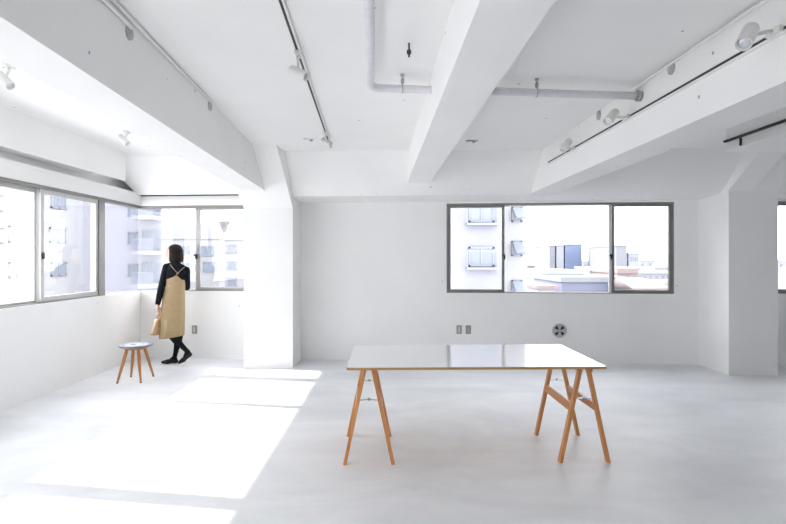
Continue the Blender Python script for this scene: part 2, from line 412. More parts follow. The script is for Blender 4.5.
# fire-brigade mark stuck on the corner window
mb = MB(); xk = -2.46; dk = .0535; zk = 1.912
P = [(-.098, .075), (.098, .075), (.012, -.085), (-.012, -.085)]
mb.loft([[(xk+a, yw(xk+a)+d, zk+b) for a, b in P] for d in (dk-.0015, dk)])
sm = plain('sticker_back_grey', (.50, .48, .49), .6, 0, .06)
o = mb.build('window_sticker', sm); tag(o, 'grey downward pointing triangle sticker on the corner window glass', 'sticker')
mb = MB(); mb.lathe((xk, yw(xk)+dk-.0016, zk+.022), (0, -1, 0), [(0, .034), (.0012, .034)], 24)
mb.build('disc', plain('sticker_disc', (.45, .34, .35), .6), o)['label'] = 'pinkish round mark'
mb = MB(); mb.loft([[(xk+a, yw(xk+a)+d, zk+b) for a, b in ((-.1, .078), (.1, .078), (.094, .066), (-.094, .066))] for d in (dk-.003, dk-.0016)])
mb.build('edge_band', plain('sticker_edge', (.3, .3, .31), .6), o)

# ------------------------------------------------------------------ tracks and spotlights
def track(name, a, b, normal, label, group):
    """rail from a to b whose open face looks along normal"""
    a, b, n = Vector(a), Vector(b), Vector(normal)
    r = thing(name, a, label, 'lighting track', group)
    mb = MB(); mb.bar(a, b, .034, .022, up=n); mb.build('rail', M['white_metal'], r, .002)
    d = (b-a).normalized()
    mb = MB(); mb.bar(a+n*.0112+d*.02, b+n*.0112-d*.02, .014, .003, up=n); mb.build('slot', M['black'], r)
    return r
def spot(adapter, adir, n, head, aim, label, group, dia=.068, ln=.15, lens=True):
    """adapter box on the rail, a stem along n to the tubular head that points along aim"""
    adapter, head, n, aim, adir = Vector(adapter), Vector(head), Vector(n).normalized(), Vector(aim).normalized(), Vector(adir).normalized()
    r = thing('track_spotlight', adapter, label, 'spotlight', group)
    mb = MB(); mb.bar(adapter-adir*.045+n*.012, adapter+adir*.045+n*.012, .032, .024, up=n); mb.build('adapter', M['spot_metal'], r, .003)
    mb = MB(); mb.tube([adapter+n*.02, adapter+n*.05, head+(adapter-head).normalized()*dia*.35], .009, 12); mb.build('stem', M['spot_metal'], r)
    R = dia/2
    mb = MB()
    mb.lathe(head-aim*ln/2, aim, [(0, R*.80), (.004, R*.93), (.012, R), (ln-.002, R), (ln, R*.97), (ln, R*.84), (ln-.02, R*.80), (ln-.0205, .0004)], 32)
    mb.build('lamp_housing', M['spot_metal'], r)
    mb = MB(); mb.lathe(head+aim*(ln/2-.019), aim, [(0, R*.78), (.003, R*.77), (.007, R*.55), (.009, R*.2)], 28); mb.build('lens', M['lens'], r)
    return r

ta, tb_ = (-.545, 1.2, CE-.012), (-.716, 6.0, CE-.012)
ta = (-.716+.16*(6.0-1.0)/3.44, 1.0, CE-.012)
track('lighting_track', ta, tb_, (0, 0, -1), 'white ceiling track with a black slot left of the pipe', 'lighting tracks')
tx = lambda y: -.716+.16*(6.0-y)/3.44
G = 'track spotlights'
spot((tx(3.2), 3.2, CE-.022), (-.0465, 1, 0), (0, 0, -1), at(298.5, 73, 3.2), (.75, -.25, -.42), 'white spotlight halfway along the ceiling track', G, .060, .125)
spot((tx(5.25), 5.25, CE-.022), (-.0465, 1, 0), (0, 0, -1), at(326.5, 142, 5.45), (.75, -.4, -.42), 'white spotlight at the far end of the ceiling track', G, .060, .125)

rx = lambda y: br_l(y)-.012
track('lighting_track', (rx(.8), .8, 2.515), (rx(5.92), 5.92, 2.535), (-1, 0, 0), 'white track with black slot along the side of the right beam', 'lighting tracks')
for y, hp, am, lb_ in ((2.47, (747.5, 36, 2.40), (-.50, -.42, -.62), 'white spotlight on the beam track nearest to the viewer'),
                       (3.98, (611.5, 117, 3.93), (-.50, -.38, -.5), 'white spotlight on the beam track below the pipe end'),
                       (5.10, (566, 145.3, 5.05), (-.45, -.35, -.55), 'white spotlight on the beam track nearest to the back wall')):
    spot((rx(y)-.010, y, 2.525), (-.018, 1, 0), (-1, 0, 0), at(*hp), am, lb_, G, .070, .150)
# two white spotlights in the corner bay, on round bases
for px, py, Y, am, lb_ in ((4.5, 80, 3.45, (.6, -.1, -.55), 'pale spotlight on the ceiling of the corner bay at the picture edge'),
                           (123.5, 140, 5.28, (.62, -.15, -.5), 'pale spotlight above the corner of the left windows')):
    h = at(px, py, Y); a = Vector((h.x+.03, h.y, CE))
    spot(a, (0, 1, 0), (0, 0, -1), h, am, lb_, G, .062, .13)

# black track and the hung box at the far right
box = thing('ceiling_duct', (4.2, 3.0, 2.5), 'white boxed duct under the ceiling at the right', 'duct')
mb = MB(); mb.box(3.30, 4.95, -1.5, 5.155, 2.50, CE+.01); mb.build('casing', M['white_metal'], box, .004)
mb = MB(); mb.box(3.305, 4.945, 5.152, 5.162, 2.505, CE-.005); mb.build('end_plate', M['white_metal'], box)
t = thing('lighting_track', (3.285, 5.15, 2.6), 'black lighting track on the boxed duct at the right', 'lighting track', 'lighting tracks')
mb = MB(); mb.box(3.272, 3.299, -1.5, 5.15, 2.592, 2.611); mb.build('rail', M['black'], t)
mb = MB(); mb.box(3.282, 3.299, 4.915, 4.93, 2.515, 2.588); mb.build('drop_bracket', M['black'], t)

# round cover plates and surface conduits on the beams
def plate_on(x, y, z, sgn, label):
    mb = MB(); mb.lathe((x, y, z), (sgn, 0, 0), [(0, .040), (.010, .040), (.014, .034), (.014, .012), (.020, .010), (.020, .0005)], 28)
    return tag(mb.build('cover_plate', M['grey_plate']), label, 'cover plate', 'round cover plates')
def face_l(y, z): return bl_low(y)+(bl_top(y)-bl_low(y))*(z-2.30)/(CE-2.30)
plate_on(face_l(2.78, 2.656)-.003, 2.78, 2.656, 1, 'round grey cover plate on the left beam nearest to the viewer')
plate_on(face_l(4.24, 2.69)-.003, 4.24, 2.69, 1, 'round grey cover plate on the left beam near the column')
plate_on(br_l(3.41)+.002, 3.41, 2.692, -1, 'round grey cover plate on the right beam beside the pipe end')
plate_on(br_l(4.56)+.002, 4.56, 2.70, -1, 'round grey cover plate behind the middle beam spotlight')
mb = MB(); mb.tube([(face_l(y, 2.72)+.012, y, CE-.016) for y in (-1, 2.6, 4.22)], .011, 12)
mb.tube([(face_l(y, 2.70)+.012, y, CE-.058) for y in (-1, 2.0, 2.72)]+[(face_l(2.78, 2.675)+.012, 2.78, 2.675)], .009, 12)
tag(mb.build('wall_conduit', M['conduit']), 'white conduit along the top of the left beam', 'conduit')
mb = MB(); mb.tube([(br_l(y)-.012, y, CE-.022) for y in (-1, 2.0, 3.70)]+[(br_l(3.75)-.014, 3.79, CE-.035), (br_l(3.8)-.014, 3.87, 2.70), (br_l(3.8)-.02, 3.86, 2.68)], .009, 12)
tag(mb.build('wall_conduit', M['conduit']), 'white conduit along the top of the right beam', 'conduit')

# lagged pipe
PZ = 2.64
pp = thing('ceiling_pipe', (-.155, 3.64, PZ), 'white lagged pipe bending under the ceiling and crossing to the right beam', 'pipe')
pts = [Vector(p) for p in ((-.050, -.6, PZ), (-.078, 1.0, PZ+.002), (-.110, 2.4, PZ-.002), (-.142, 3.3, PZ), (-.154, 3.53, PZ), (-.143, 3.61, PZ), (-.11, 3.643, PZ), (-.03, 3.650, PZ+.001),
    (.26, 3.675, PZ-.002), (.9, 3.735, PZ+.003), (1.3, 3.77, PZ-.001), (1.825, 3.82, PZ))]
mb = MB(); mb.tube(pts, .027, 18); mb.build('pipe', M['lagging'], pp)
for p in (Vector((.067, 3.658, PZ)), Vector((1.036, 3.747, PZ))):
    mb = MB()
    mb.tube([p+Vector((0, 0, .034)), (p.x, p.y, CE)], .005, 10)
    mb.lathe((p.x, p.y, CE-.012), (0, 0, 1), [(0, .016), (.012, .016)], 14)
    mb.lathe((p.x, p.y, PZ+.034), (0, 0, 1), [(0, .007), (.008, .013), (.035, .013), (.045, .006)], 12)
    n = 20; mb.tube([p+Vector((0, math.sin(2*PI*k/n)*.030, math.cos(2*PI*k/n)*.030)) for k in range(n+1)], .0035, 8)
    mb.build('hanger', M['steel'], pp)['label'] = 'bare steel hanger'
mb = MB(); mb.lathe((1.790, 3.816, PZ), (1, .092, 0), [(0, .029), (0, .038), (.03, .038), (.03, .029)], 24); mb.build('collar', M['steel'], pp)
# unused ceiling anchor near the pipe
a = thing('ceiling_anchor', (.096, 3.12, CE), 'small dark hook bolt hanging from the ceiling beside the pipe bend', 'hook')
mb = MB(); mb.tube([(.096, 3.12, CE), (.096, 3.12, 2.655)], .0055, 10); mb.build('bolt', M['dark'], a)
mb = MB(); mb.lathe((.096, 3.12, 2.672), (0, 0, 1), [(0, .009), (.006, .014), (.022, .014), (.028, .009)], 8); mb.build('nut', M['dark'], a)

# small brackets left on the ceiling
for x, y, m, lb_ in ((.865, 5.70, 'grey_plate', 'small grey bracket on the ceiling right of the middle beam'), (-.905, 5.62, 'white_metal', 'small white bracket on the ceiling left of the far track spotlight')):
    r = thing('ceiling_bracket', (x, y, CE), lb_, 'bracket')
    mb = MB(); mb.box(x-.06, x+.06, y-.025, y+.025, CE-.012, CE+.001); mb.build('base_plate', M[m], r, .002)
    mb = MB(); mb.lathe((x+.02, y, CE-.03), (0, 0, 1), [(0, .012), (.004, .018), (.02, .018)], 16); mb.build('socket', M['grey_plate'], r)

# ------------------------------------------------------------------ wall fittings
def outlet(x, z, kind, label):
    y = yw(x)
    r = thing('wall_outlet', (x, y, z), label, 'outlet', 'metal wall outlets')
    mb = MB(); wb(mb, x-.036, x+.036, z-.06, z+.06, -.008, .002); mb.build('cover', M['plate'], r, .002)
    mb = MB(); wb(mb, x-.013, x+.013, z-.036, z+.036, -.012, -.006); mb.build('socket', M['socket'] if kind else M['grey_plate'], r)
    mb = MB()
    for s in ((.012, -.012) if kind else (0,)):
        for q in (-.004, .004): wb(mb, x+q-.001, x+q+.001, z+s-.004, z+s+.004, -.0125, -.011)
    mb.build('slots', M['dark'], r)
outlet(.926, .448, 1, 'left one of the two metal wall outlets under the back window')
outlet(1.052, .448, 0, 'right one of the two metal wall outlets under the back window')
outlet(-2.882, .412, 1, 'metal wall outlet to the right of the woman')
vx, vz = 2.30, .446; vy = yw(vx)
v = thing('round_vent', (vx, vy, vz), 'round grey air vent with four dark openings low on the back wall', 'vent')
nrm = Vector((-.07, -1, 0)).normalized(); tan_ = Vector((1, -.07, 0)).normalized(); up = Vector((0, 0, 1)); c = Vector((vx, vy, vz))
mb = MB(); mb.lathe(c-nrm*.002, nrm, [(0, .098), (.010, .098), (.016, .092), (.016, .080), (.012, .078)], 40); mb.build('grille', M['vent'], v)
mb = MB()
for k in range(4):
    a0 = PI/4+k*PI/2; q = lambda a, r, d: c+nrm*d+(tan_*math.cos(a)+up*math.sin(a))*r
    rings = []
    for d in (.011, .0135): rings.append([q(a0, .010, d)]+[q(a0-.34+.68*j/6, .076, d) for j in range(7)])
    mb.loft(rings)
mb.build('opening', M['black'], v)
mb = MB(); mb.lathe(c, nrm, [(.010, .014), (.020, .014), (.022, .010), (.022, .0005)], 20); mb.build('knob', M['vent'], v)

# ------------------------------------------------------------------ table
TH, TC, TR = .72, Vector((.556, 3.932, 0)), math.radians(1.25)
rot = Matrix.Rotation(TR, 3, 'Z')
tl = lambda x, y, z: TC+rot@Vector((x, y, 0))+Vector((0, 0, z))
r = thing('table_top', tl(0, 0, TH-.018), 'white laminate table top with plywood edge lying on two trestles', 'table top')
r.rotation_euler = (0, 0, TR)
def lbox(mb, x0, x1, y0, y1, z0, z1, mi=0):
    mb.hexa([tl(*p) for p in ((x0, y0, z0), (x1, y0, z0), (x1, y1, z0), (x0, y1, z0), (x0, y0, z1), (x1, y0, z1), (x1, y1, z1), (x0, y1, z1))], mi)
mb = MB(); lbox(mb, -.874, .874, -.45, .45, TH-.018, TH-.0015); mb.build('board', M['ply'], r)
mb = MB(); lbox(mb, -.873, .873, -.449, .449, TH-.0015, TH); mb.build('laminate', M['laminate'], r)

def trestle(cx, y0, y1, label, skew):
    """two leg frames hinged at the ridge; the ridge runs away from the viewer"""
    zt_ = TH-.0185; sp = .170; gap = .021
    r = thing('trestle', (cx, (y0+y1)/2, 0), label, 'trestle', 'wooden table trestles')
    sx = lambda y: cx+skew*(y-(y0+y1)/2)
    for s in (-1, 1):
        for y in (y0, y1):
            mb = MB(); c = sx(y)
            lo, hi = Vector((c+s*sp, y, 0)), Vector((c+s*gap, y, zt_))
            w, d = .0125, .024
            mb.hexa([(lo.x-w, y-d, 0), (lo.x+w, y-d, 0), (lo.x+w, y+d, 0), (lo.x-w, y+d, 0), (hi.x-w, y-d, zt_), (hi.x+w, y-d, zt_), (hi.x+w, y+d, zt_), (hi.x-w, y+d, zt_)])
            mb.build('leg', M['beech'], r, .003)
        # stretcher between the two legs of this side
        zc = .385; f = 1-zc/zt_; off = s*(gap+(sp-gap)*f)
        mb = MB(); a = Vector((sx(y0)+off, y0+.024, zc)); b = Vector((sx(y1)+off, y1-.024, zc)); tilt = Vector((-s*(sp-gap)/zt_, 0, 1)).normalized()
        mb.bar(a, b, .018, .058, up=tilt); mb.build('stretcher', M['beech_y'], r, .002)
        # top rail
        a = Vector((sx(y0)+s*(gap+.016), y0-.045, zt_-.028)); b = Vector((sx(y1)+s*(gap+.016), y1+.045, zt_-.028))
        mb = MB(); mb.bar(a, b, .020, .056); mb.build('top_rail', M['beech_y'], r, .006)
    for y in (y0, y1):
        zc = .447; f = 1-zc/zt_; off = gap+(sp-gap)*f-.010; c = sx(y)
        mb = MB()
        mb.bar((c-off, y+.006, zc), (c, y+.006, zc+.006), .014, .004); mb.bar((c, y+.006, zc+.006), (c+off, y+.006, zc), .014, .004)
        mb.tube([(c, y+.006, zc-.002), (c, y+.006, zc+.016)], .008, 10)
        mb.build('folding_brace', M['steel'], r)
    for y in (y0+.09, y1-.09):
        mb = MB(); c = sx(y); mb.bar((c-.018, y, zt_-.012), (c+.018, y, zt_-.012), .03, .005); mb.build('hinge', M['steel'], r)
    return r
trestle(-.182, 3.664, 4.236, 'wooden trestle under the left end of the table', -.045)
trestle(1.352, 3.70, 4.265, 'wooden trestle under the right end of the table', -.025)

# ------------------------------------------------------------------ stool
sc_ = Vector((-3.058, 6.185, 0)); SH = .425
st = thing('stool', sc_, 'round low wooden stool with a pale painted seat in front of the left wall', 'stool')
def seat_mat():
    m, nt, b = new_mat('seat_paint_highlight')
    tc = nt.nodes.new('ShaderNodeTexCoord')
    sub = nt.nodes.new('ShaderNodeVectorMath'); sub.operation = 'SUBTRACT'; sub.inputs[1].default_value = (sc_.x-.02, sc_.y-.02, SH)
    nt.links.new(tc.outputs['Object'], sub.inputs[0])
    ln = nt.nodes.new('ShaderNodeVectorMath'); ln.operation = 'LENGTH'; nt.links.new(sub.outputs[0], ln.inputs[0])
    n = nt.nodes.new('ShaderNodeTexNoise'); n.inputs['Scale'].default_value = 14; n.inputs['Detail'].default_value = 3
    nt.links.new(tc.outputs['Object'], n.inputs['Vector'])
    ad = nt.nodes.new('ShaderNodeMath'); ad.operation = 'MULTIPLY_ADD'; ad.inputs[1].default_value = .06; nt.links.new(n.outputs['Fac'], ad.inputs[0]); nt.links.new(ln.outputs['Value'], ad.inputs[2])
    r = nt.nodes.new('ShaderNodeValToRGB'); cr = r.color_ramp
    cr.elements[0].position = 0; cr.elements[0].color = (.05, .06, .10, 1)
    cr.elements[1].position = 1; cr.elements[1].color = (.30, .33, .40, 1)
    for p, c in ((.066, (.06, .07, .12, 1)), (.08, (.66, .69, .74, 1)), (.12, (.60, .63, .68, 1)), (.145, (.20, .24, .36, 1)), (.165, (.44, .47, .54, 1)), (.19, (.36, .39, .46, 1)), (.212, (.16, .18, .24, 1))):  # the pale ring is a highlight put into the seat colour
        e = cr.elements.new(p); e.color = c
    nt.links.new(ad.outputs[0], r.inputs['Fac']); nt.links.new(r.outputs['Color'], b.inputs['Base Color'])
    b.inputs['Roughness'].default_value = .28
    return m
mb = MB(); mb.lathe(sc_+Vector((0, 0, SH-.026)), (0, 0, 1), [(0, .165), (.004, .178), (.016, .184), (.022, .183), (.026, .176), (.0262, .10), (.0262, .0005)], 48)
o = mb.build('seat', seat_mat(), st)
mb = MB(); mb.lathe(sc_+Vector((0, 0, SH-.012)), (0, 0, 1), [(0, .1845), (0, .187), (.007, .187), (.007, .1835)], 48); mb.build('rim', plain('dark_rim', (.16, .17, .20), .35, .5), st)
mb = MB(); mb.lathe(sc_+Vector((0, 0, SH-.052)), (0, 0, 1), [(0, .125), (.026, .13)], 32); mb.build('seat_base', M['teak'], st)
for fx, fy in ((-3.189, 6.008), (-3.192, 6.336), (-2.924, 6.03), (-2.930, 6.363)):
    d = Vector((fx-sc_.x, fy-sc_.y, 0)); top = sc_+d*.46+Vector((0, 0, SH-.034))
    foot = Vector((fx, fy, 0))
    L = top-foot
    mb = MB(); mb.tube([foot+Vector((0, 0, .0)), foot+L*.03, foot+L*.55, foot+L*.85, top], [.0095, .011, .0185, .0195, .017], 16)
    lg = mb.build('leg', M['teak'], st)
    mb = MB(); mb.tube([foot, foot+L*.035], [.0105, .0125], 16); mb.build('foot_cap', M['dark'], lg)

# ------------------------------------------------------------------ the woman
PY = 7.10
skin = plain('skin', (.66, .42, .32), .5, 0, .03)
knit = plain('black_knit', (.009, .010, .014), .9, 0, .3, 60, .2, .12)
linen = plain('khaki_cotton', (.39, .285, .155), .8, 0, .07, 25, .15)
tights_m = plain('black_tights', (.008, .008, .010), .8, 0, .2, 60, 0, .15)
leather = plain('black_shoe_leather', (.009, .009, .010), .5, spec=.3)
hair_m = plain('dark_brown_hair', (.012, .006, .005), .6, 0, .5, 90, spec=.2)
wm = thing('person', (-2.97, PY, 0), 'woman in black sweater and khaki strap dress looking out of the corner window', 'person')

neck0 = at(176.3, 265.5, 7.17); neck1 = at(175.6, 257, 7.20)
Ls, Le, Lw = at(167.0, 267.3, 7.16), at(161.3, 288, 7.04), at(157.6, 304.5, 7.00)
Rs, Re, Rw = at(185.8, 270.5, 7.19), at(186.9, 287.5, 7.24), at(181.0, 287.0, 7.48)
def ell(c, rx_, ry_, yaw=0, n=28):
    c = Vector(c); R = Matrix.Rotation(yaw, 3, 'Z')
    return [c+R@Vector((rx_*math.cos(2*PI*k/n), ry_*math.sin(2*PI*k/n), 0)) for k in range(n)]
YAW = math.radians(14)
torso = [(176.3, 264.8, 7.17, .060, .05), (176.4, 266.5, 7.17, .108, .065), (176.5, 270, 7.17, .140, .083), (176.3, 275, 7.165, .142, .098), (175.4, 282, 7.15, .116, .096), (174.9, 291, 7.13, .106, .090),
         (174.0, 300, 7.11, .120, .096), (173.6, 308, 7.10, .132, .108), (173.6, 315, 7.10, .128, .104), (174, 319, 7.10, .10, .09)]
def torso_mb(mb, k): mb.loft([ell(at(px, py, Y), rx_+k, ry_+k, YAW) for px, py, Y, rx_, ry_ in torso])
# legs: hip, knee, ankle
sh, sk, sa = at(178.0, 312, 7.13), at(179.8, 333, 7.16), at(174.6, 357.3, 7.16)
ch, ck, ca = at(171.0, 312, 7.09), at(170.8, 335, 7.00), at(187.4, 351.3, 7.05)
def leg_pts(h, k, a, kk):
    m1 = h.lerp(k, .5); m2 = k.lerp(a, .32)
    return [h, m1, k, m2, k.lerp(a, .7), a], [.078+kk, .066+kk, .050+kk, .052+kk, .036+kk, .030+kk]
# feet: flat foot to the left, the crossed foot up on its toes
f_heel, f_ball, f_toe = at(175.8, 361.6, 7.15), at(167.5, 362.2, 7.11), at(162.6, 362.2, 7.10)
c_heel, c_ball, c_toe = at(189.6, 354.4, 7.06), at(183.0, 361.2, 7.00), at(179.3, 363.6, 6.985)

def face_dir(): return Vector((-1.0, .03, 0)).normalized()
HC = at(173.9, 253.2, 7.21); fd = face_dir(); sd = Vector((-fd.y, fd.x, 0)); upv = Vector((0, 0, 1))
RH = Matrix((fd, sd, upv)).transposed()   # local x = face, y = side, z = up
hl = lambda x, y, z: HC+RH@Vector((x, y, z))
def hand(mb, wrist, d, palm_n, side, curl, spread=1.0):
    """palm and five bent fingers; d along the hand, palm_n out of the palm, side to the thumb"""
    d, palm_n, side = d.normalized(), palm_n.normalized(), side.normalized()
    p0, p1 = wrist, wrist+d*.085
    for k in (-.026, -.009, .009, .026):
        mb.capsule([p0+side*k*.6, p1+side*k], [.016, .0135], 10)
    for i, (k, L) in enumerate(((.029, .072), (.010, .080), (-.010, .075), (-.028, .058))):
        b = p1+side*k; a = 0; pts = [b-d*.01]; q = b
        for j, (fr, bend) in enumerate(((.45, curl*.8), (.32, curl), (.23, curl*.8))):
            a += bend; q = q+(d*math.cos(a)+palm_n*math.sin(a))*L*fr; pts.append(q)
        mb.capsule(pts, [.0095, .0090, .0082, .0072], 10)
    t0 = wrist+d*.025+side*.022
    t1 = t0+(d*.6+side*.62+palm_n*.35).normalized()*.038; t2 = t1+(d*.75+side*.05+palm_n*.65).normalized()*.03
    mb.capsule([t0, t1, t2], [.013, .010, .008], 10)
    return p1

body = MB()
torso_mb(body, -.012)
body.capsule([neck0-Vector((0, 0, .03)), neck0.lerp(neck1, .5), neck1], [.055, .050, .050])
for S, E, W in ((Ls, Le, Lw), (Rs, Re, Rw)): body.capsule([S, S.lerp(E, .5), E, E.lerp(W, .45), W], [.043, .040, .034, .033, .024])
hd = (Vector((.10, -.05, -1))).normalized()
LH = hand(body, Lw+Vector((0, 0, -.005)), hd, Vector((1, .1, 0)), Vector((-.2, 1, 0)), .75)
hand(body, Rw, Vector((-.45, .85, -.12)), Vector((0, 0, -1)), Vector((-.85, -.45, 0)), .12)
for h, k, a in ((sh, sk, sa), (ch, ck, ca)):
    P_, R_ = leg_pts(h, k, a, -.008); body.capsule(P_, R_)
body.capsule([sa, f_heel, f_ball, f_toe], [.026, .024, .022, .012]); body.capsule([ca, c_heel, c_ball, c_toe], [.024, .020, .018, .010])
body.capsule([f_heel, f_ball], [.022, .02])
# head with face
body.ellipsoid(hl(-.008, 0, .018), (.094, .073, .100), rot=RH)
body.ellipsoid(hl(.022, 0, -.040), (.062, .056, .074), rot=RH)
body.capsule([hl(.086, 0, .010), hl(.102, 0, -.022)], [.008, .013])
body.capsule([hl(.078, -.02, -.058), hl(.083, 0, -.058), hl(.078, .02, -.058)], [.008, .010, .008])
body.capsule([hl(.068, 0, -.098), hl(.064, 0, -.104)], [.016, .014])
for s in (-1, 1):
    body.ellipsoid(hl(.074, s*.030, .012), (.014, .016, .011), 14, 10, rot=RH)
    body.ellipsoid(hl(-.010, s*.074, -.015), (.018, .008, .030), 14, 10, rot=RH)
    body.capsule([hl(.082, s*.014, .032), hl(.074, s*.046, .030)], [.008, .007])
bo = fuse(body, 'body', skin, .0052, wm, 3)
# eyes and lips
for s in (-1, 1):
    mb = MB(); mb.ellipsoid(hl(.082, s*.030, .012), (.008, .011, .006), 14, 10, rot=RH); mb.build('eye', plain('eye_dark', (.05, .03, .025), .2), wm)
mb = MB(); mb.capsule([hl(.086, -.018, -.058), hl(.091, 0, -.057), hl(.086, .018, -.058)], [.004, .0055, .004]); mb.build('lips', plain('lips', (.55, .2, .19), .4), wm)
# hair: chin-length bob, open at the face
mb = MB()
prof = [(.128, .004), (.124, .035), (.112, .064), (.090, .088), (.058, .102), (.02, .108), (-.02, .110), (-.06, .112), (-.095, .111), (-.118, .104), (-.126, .090)]
rings = []
N = 48
for z, rr in prof:
    ring_ = []
    for k in range(N):
        a = 2*PI*k/N
        wob = 1+.018*math.sin(a*13+z*9)+.012*math.sin(a*23)
        drop = .010*math.sin(a*9) if z < -.09 else 0
        ring_.append(hl(-.016+rr*1.0*math.cos(a)*wob*(1.02 if math.cos(a) < 0 else .90), rr*.86*math.sin(a)*wob, z+drop))
    rings.append(ring_)
vr = mb.loft(rings, cap=False)
mb.bm.faces.new(list(reversed(vr[0])))
kill = []
for f in mb.bm.faces:
    c = f.calc_center_median()-HC; lx, ly, lz = c.dot(fd), c.dot(sd), c.z
    if len(f.verts) == 4 and lz < .062 and abs(math.atan2(ly, lx+.016)) < (.95 if lz > .02 else 1.05): kill.append(f)
bmesh.ops.delete(mb.bm, geom=kill, context='FACES')
ho = mb.build('hair', hair_m, wm)
so = ho.modifiers.new('thick', 'SOLIDIFY'); so.thickness = .016; so.offset = -1
ss = ho.modifiers.new('sub', 'SUBSURF'); ss.levels = 1; ss.render_levels = 1

# sweater
mb = MB(); torso_mb(mb, .004)
mb.capsule([neck0-Vector((0, 0, .02)), neck0.lerp(neck1, .35), neck0.lerp(neck1, .62)], [.064, .059, .058], 20)
for S, E, W in ((Ls, Le, Lw), (Rs, Re, Rw)):
    mb.capsule([S, S.lerp(E, .5), E, E.lerp(W, .45), E.lerp(W, .93)], [.058, .052, .047, .043, .035], 18)
    mb.capsule([neck0-Vector((0, 0, .004)), S], [.056, .056])
fuse(mb, 'sweater', knit, .009, wm, 4)
# dress: rings from the back neckline down to the hem
mb = MB(); N = 72
dr = [  # px, py, Y, rx, ry
    (175.4, 278.6, 7.155, .126, .106), (175.2, 282, 7.15, .126, .110), (174.8, 288, 7.135, .128, .110), (174.2, 294, 7.12, .137, .114), (173.6, 300, 7.11, .143, .120), (173.1, 308, 7.10, .149, .130),
    (172.7, 316, 7.095, .153, .138), (172.3, 324, 7.09, .154, .144), (172.0, 331, 7.085, .155, .148), (171.8, 337, 7.08, .155, .150)]
rings = []
for i, (px, py, Y, a_, b_) in enumerate(dr):
    t = i/(len(dr)-1); c = at(px, py, Y); rg = []
    for k in range(N):
        an = 2*PI*k/N
        fold = 1+t*t*(.035*math.sin(an*7+.6)+.025*math.sin(an*11+1.7))+t*.012*math.sin(an*4)
        p = Vector((a_*math.cos(an)*fold, b_*math.sin(an)*fold, 0)); p.rotate(Matrix.Rotation(YAW*(1-t*.5), 3, 'Z'))
        p += c
        if i == 0:   # neckline rises to a point in the middle of the back and at the bust
            bk = max(0, math.cos(an+PI/2-.42)); p.z += .066*bk**9+.030*bk**2.5+.05*max(0, math.cos(an-PI/2))**1.2
            p.y += .022*bk**3
        if i == 1: bk = max(0, math.cos(an+PI/2-.42)); p.z += .020*bk**7+.014*bk**2.5; p.y += .012*bk**3
        if t == 1: p.z += .02*math.cos(an)*1.0
        rg.append(p)
    rings.append(rg)
mb.loft(rings, cap=False)
do = mb.build('dress', linen, wm)
so = do.modifiers.new('thick', 'SOLIDIFY'); so.thickness = .006; so.offset = 0
ss = do.modifiers.new('sub', 'SUBSURF'); ss.levels = 1; ss.render_levels = 1
# crossed straps over the back
bc = at(177.9, 273.4, 7.045)
for tip in (at(170.3, 264.8, 7.115), at(184.4, 267.2, 7.135)):
    mb = MB(); m = bc.lerp(tip, .5)+Vector((0, -.018, .002))
    mb.tube([bc+Vector((0, .01, -.012)), bc, m, tip, tip+Vector((0, .05, .006)), tip+Vector((0, .10, -.03))], [.0038]*6, 8); mb.build('strap', plain('strap_khaki', (.30, .25, .17), .7), wm)
for p in (at(169.1, 286, 7.02), at(165.3, 288.0, 7.03)):
    mb = MB(); mb.ellipsoid(p, (.008, .006, .008), 12, 8); mb.build('button', plain('button_horn', (.7, .6, .42), .3), wm)
# tights and shoes
mb = MB()
for h, k, a in ((sh, sk, sa), (ch, ck, ca)):
    P_, R_ = leg_pts(h, k, a, 0.0); mb.capsule(P_, R_, 18)
mb.capsule([sa, f_heel.lerp(sa, .3)], [.032, .030]); mb.capsule([ca, c_heel.lerp(ca, .3)], [.032, .028])
mb.capsule([sa, f_ball.lerp(sa, .4)], [.031, .024]); mb.capsule([ca, c_ball.lerp(ca, .35)], [.031, .024])
fuse(mb, 'tights', tights_m, .008, wm, 3)
def shoe(heel, ball, toe, flat):
    mb = MB(); mid = heel.lerp(ball, .5)
    mb.capsule([heel, mid+Vector((0, 0, .004)), ball, toe], [.034, .031, .034, .020], 18)
    return fuse(mb, 'shoe', leather, .006, wm, 3)
shoe(f_heel+Vector((0, 0, .008)), f_ball+Vector((0, 0, .008)), f_toe+Vector((0, 0, .0)), True)
shoe(c_heel, c_ball+Vector((0, 0, .014)), c_toe+Vector((0, 0, .018)), False)

# handbag hanging from the left hand
hb = thing('handbag', at(156.0, 335, 7.0), 'small tan handbag hanging from the hand of the woman', 'bag')
tanm = plain('tan_leather', (.45, .27, .13), .5, 0, .12, 30)
g = LH+hd*.025+Vector((.014, 0, -.012))         # where the fingers close on the handles
bt = at(157.4, 319.5, 7.0); bb = at(155.6, 334.8, 7.0)
ux = Vector((.80, -.6, 0)).normalized(); uy = Vector((.6, .80, 0)).normalized()
rings = []
for t, a_, b_ in ((0, .046, .050), (.06, .052, .056), (.5, .050, .046), (1, .038, .026)):
    c = bb.lerp(bt, t); rr = []
    for k in range(32):
        an = 2*PI*k/32; cs, sn = math.cos(an), math.sin(an); e = .55
        rr.append(c+ux*a_*math.copysign(abs(cs)**e, cs)+uy*b_*math.copysign(abs(sn)**e, sn))
    rings.append(rr)
mb = MB(); mb.loft(rings); mb.build('pouch', tanm, hb)
mb = MB(); mb.bar(bb.lerp(bt, .10)-uy*.058-ux*.0, bb.lerp(bt, .97)-uy*.030, .05, .004, up=(-uy)); mb.build('panel', plain('pale_bag_side', (.74, .62, .47), .5), hb)['label'] = 'pale flap'  # pale strip laid on one side of the pouch
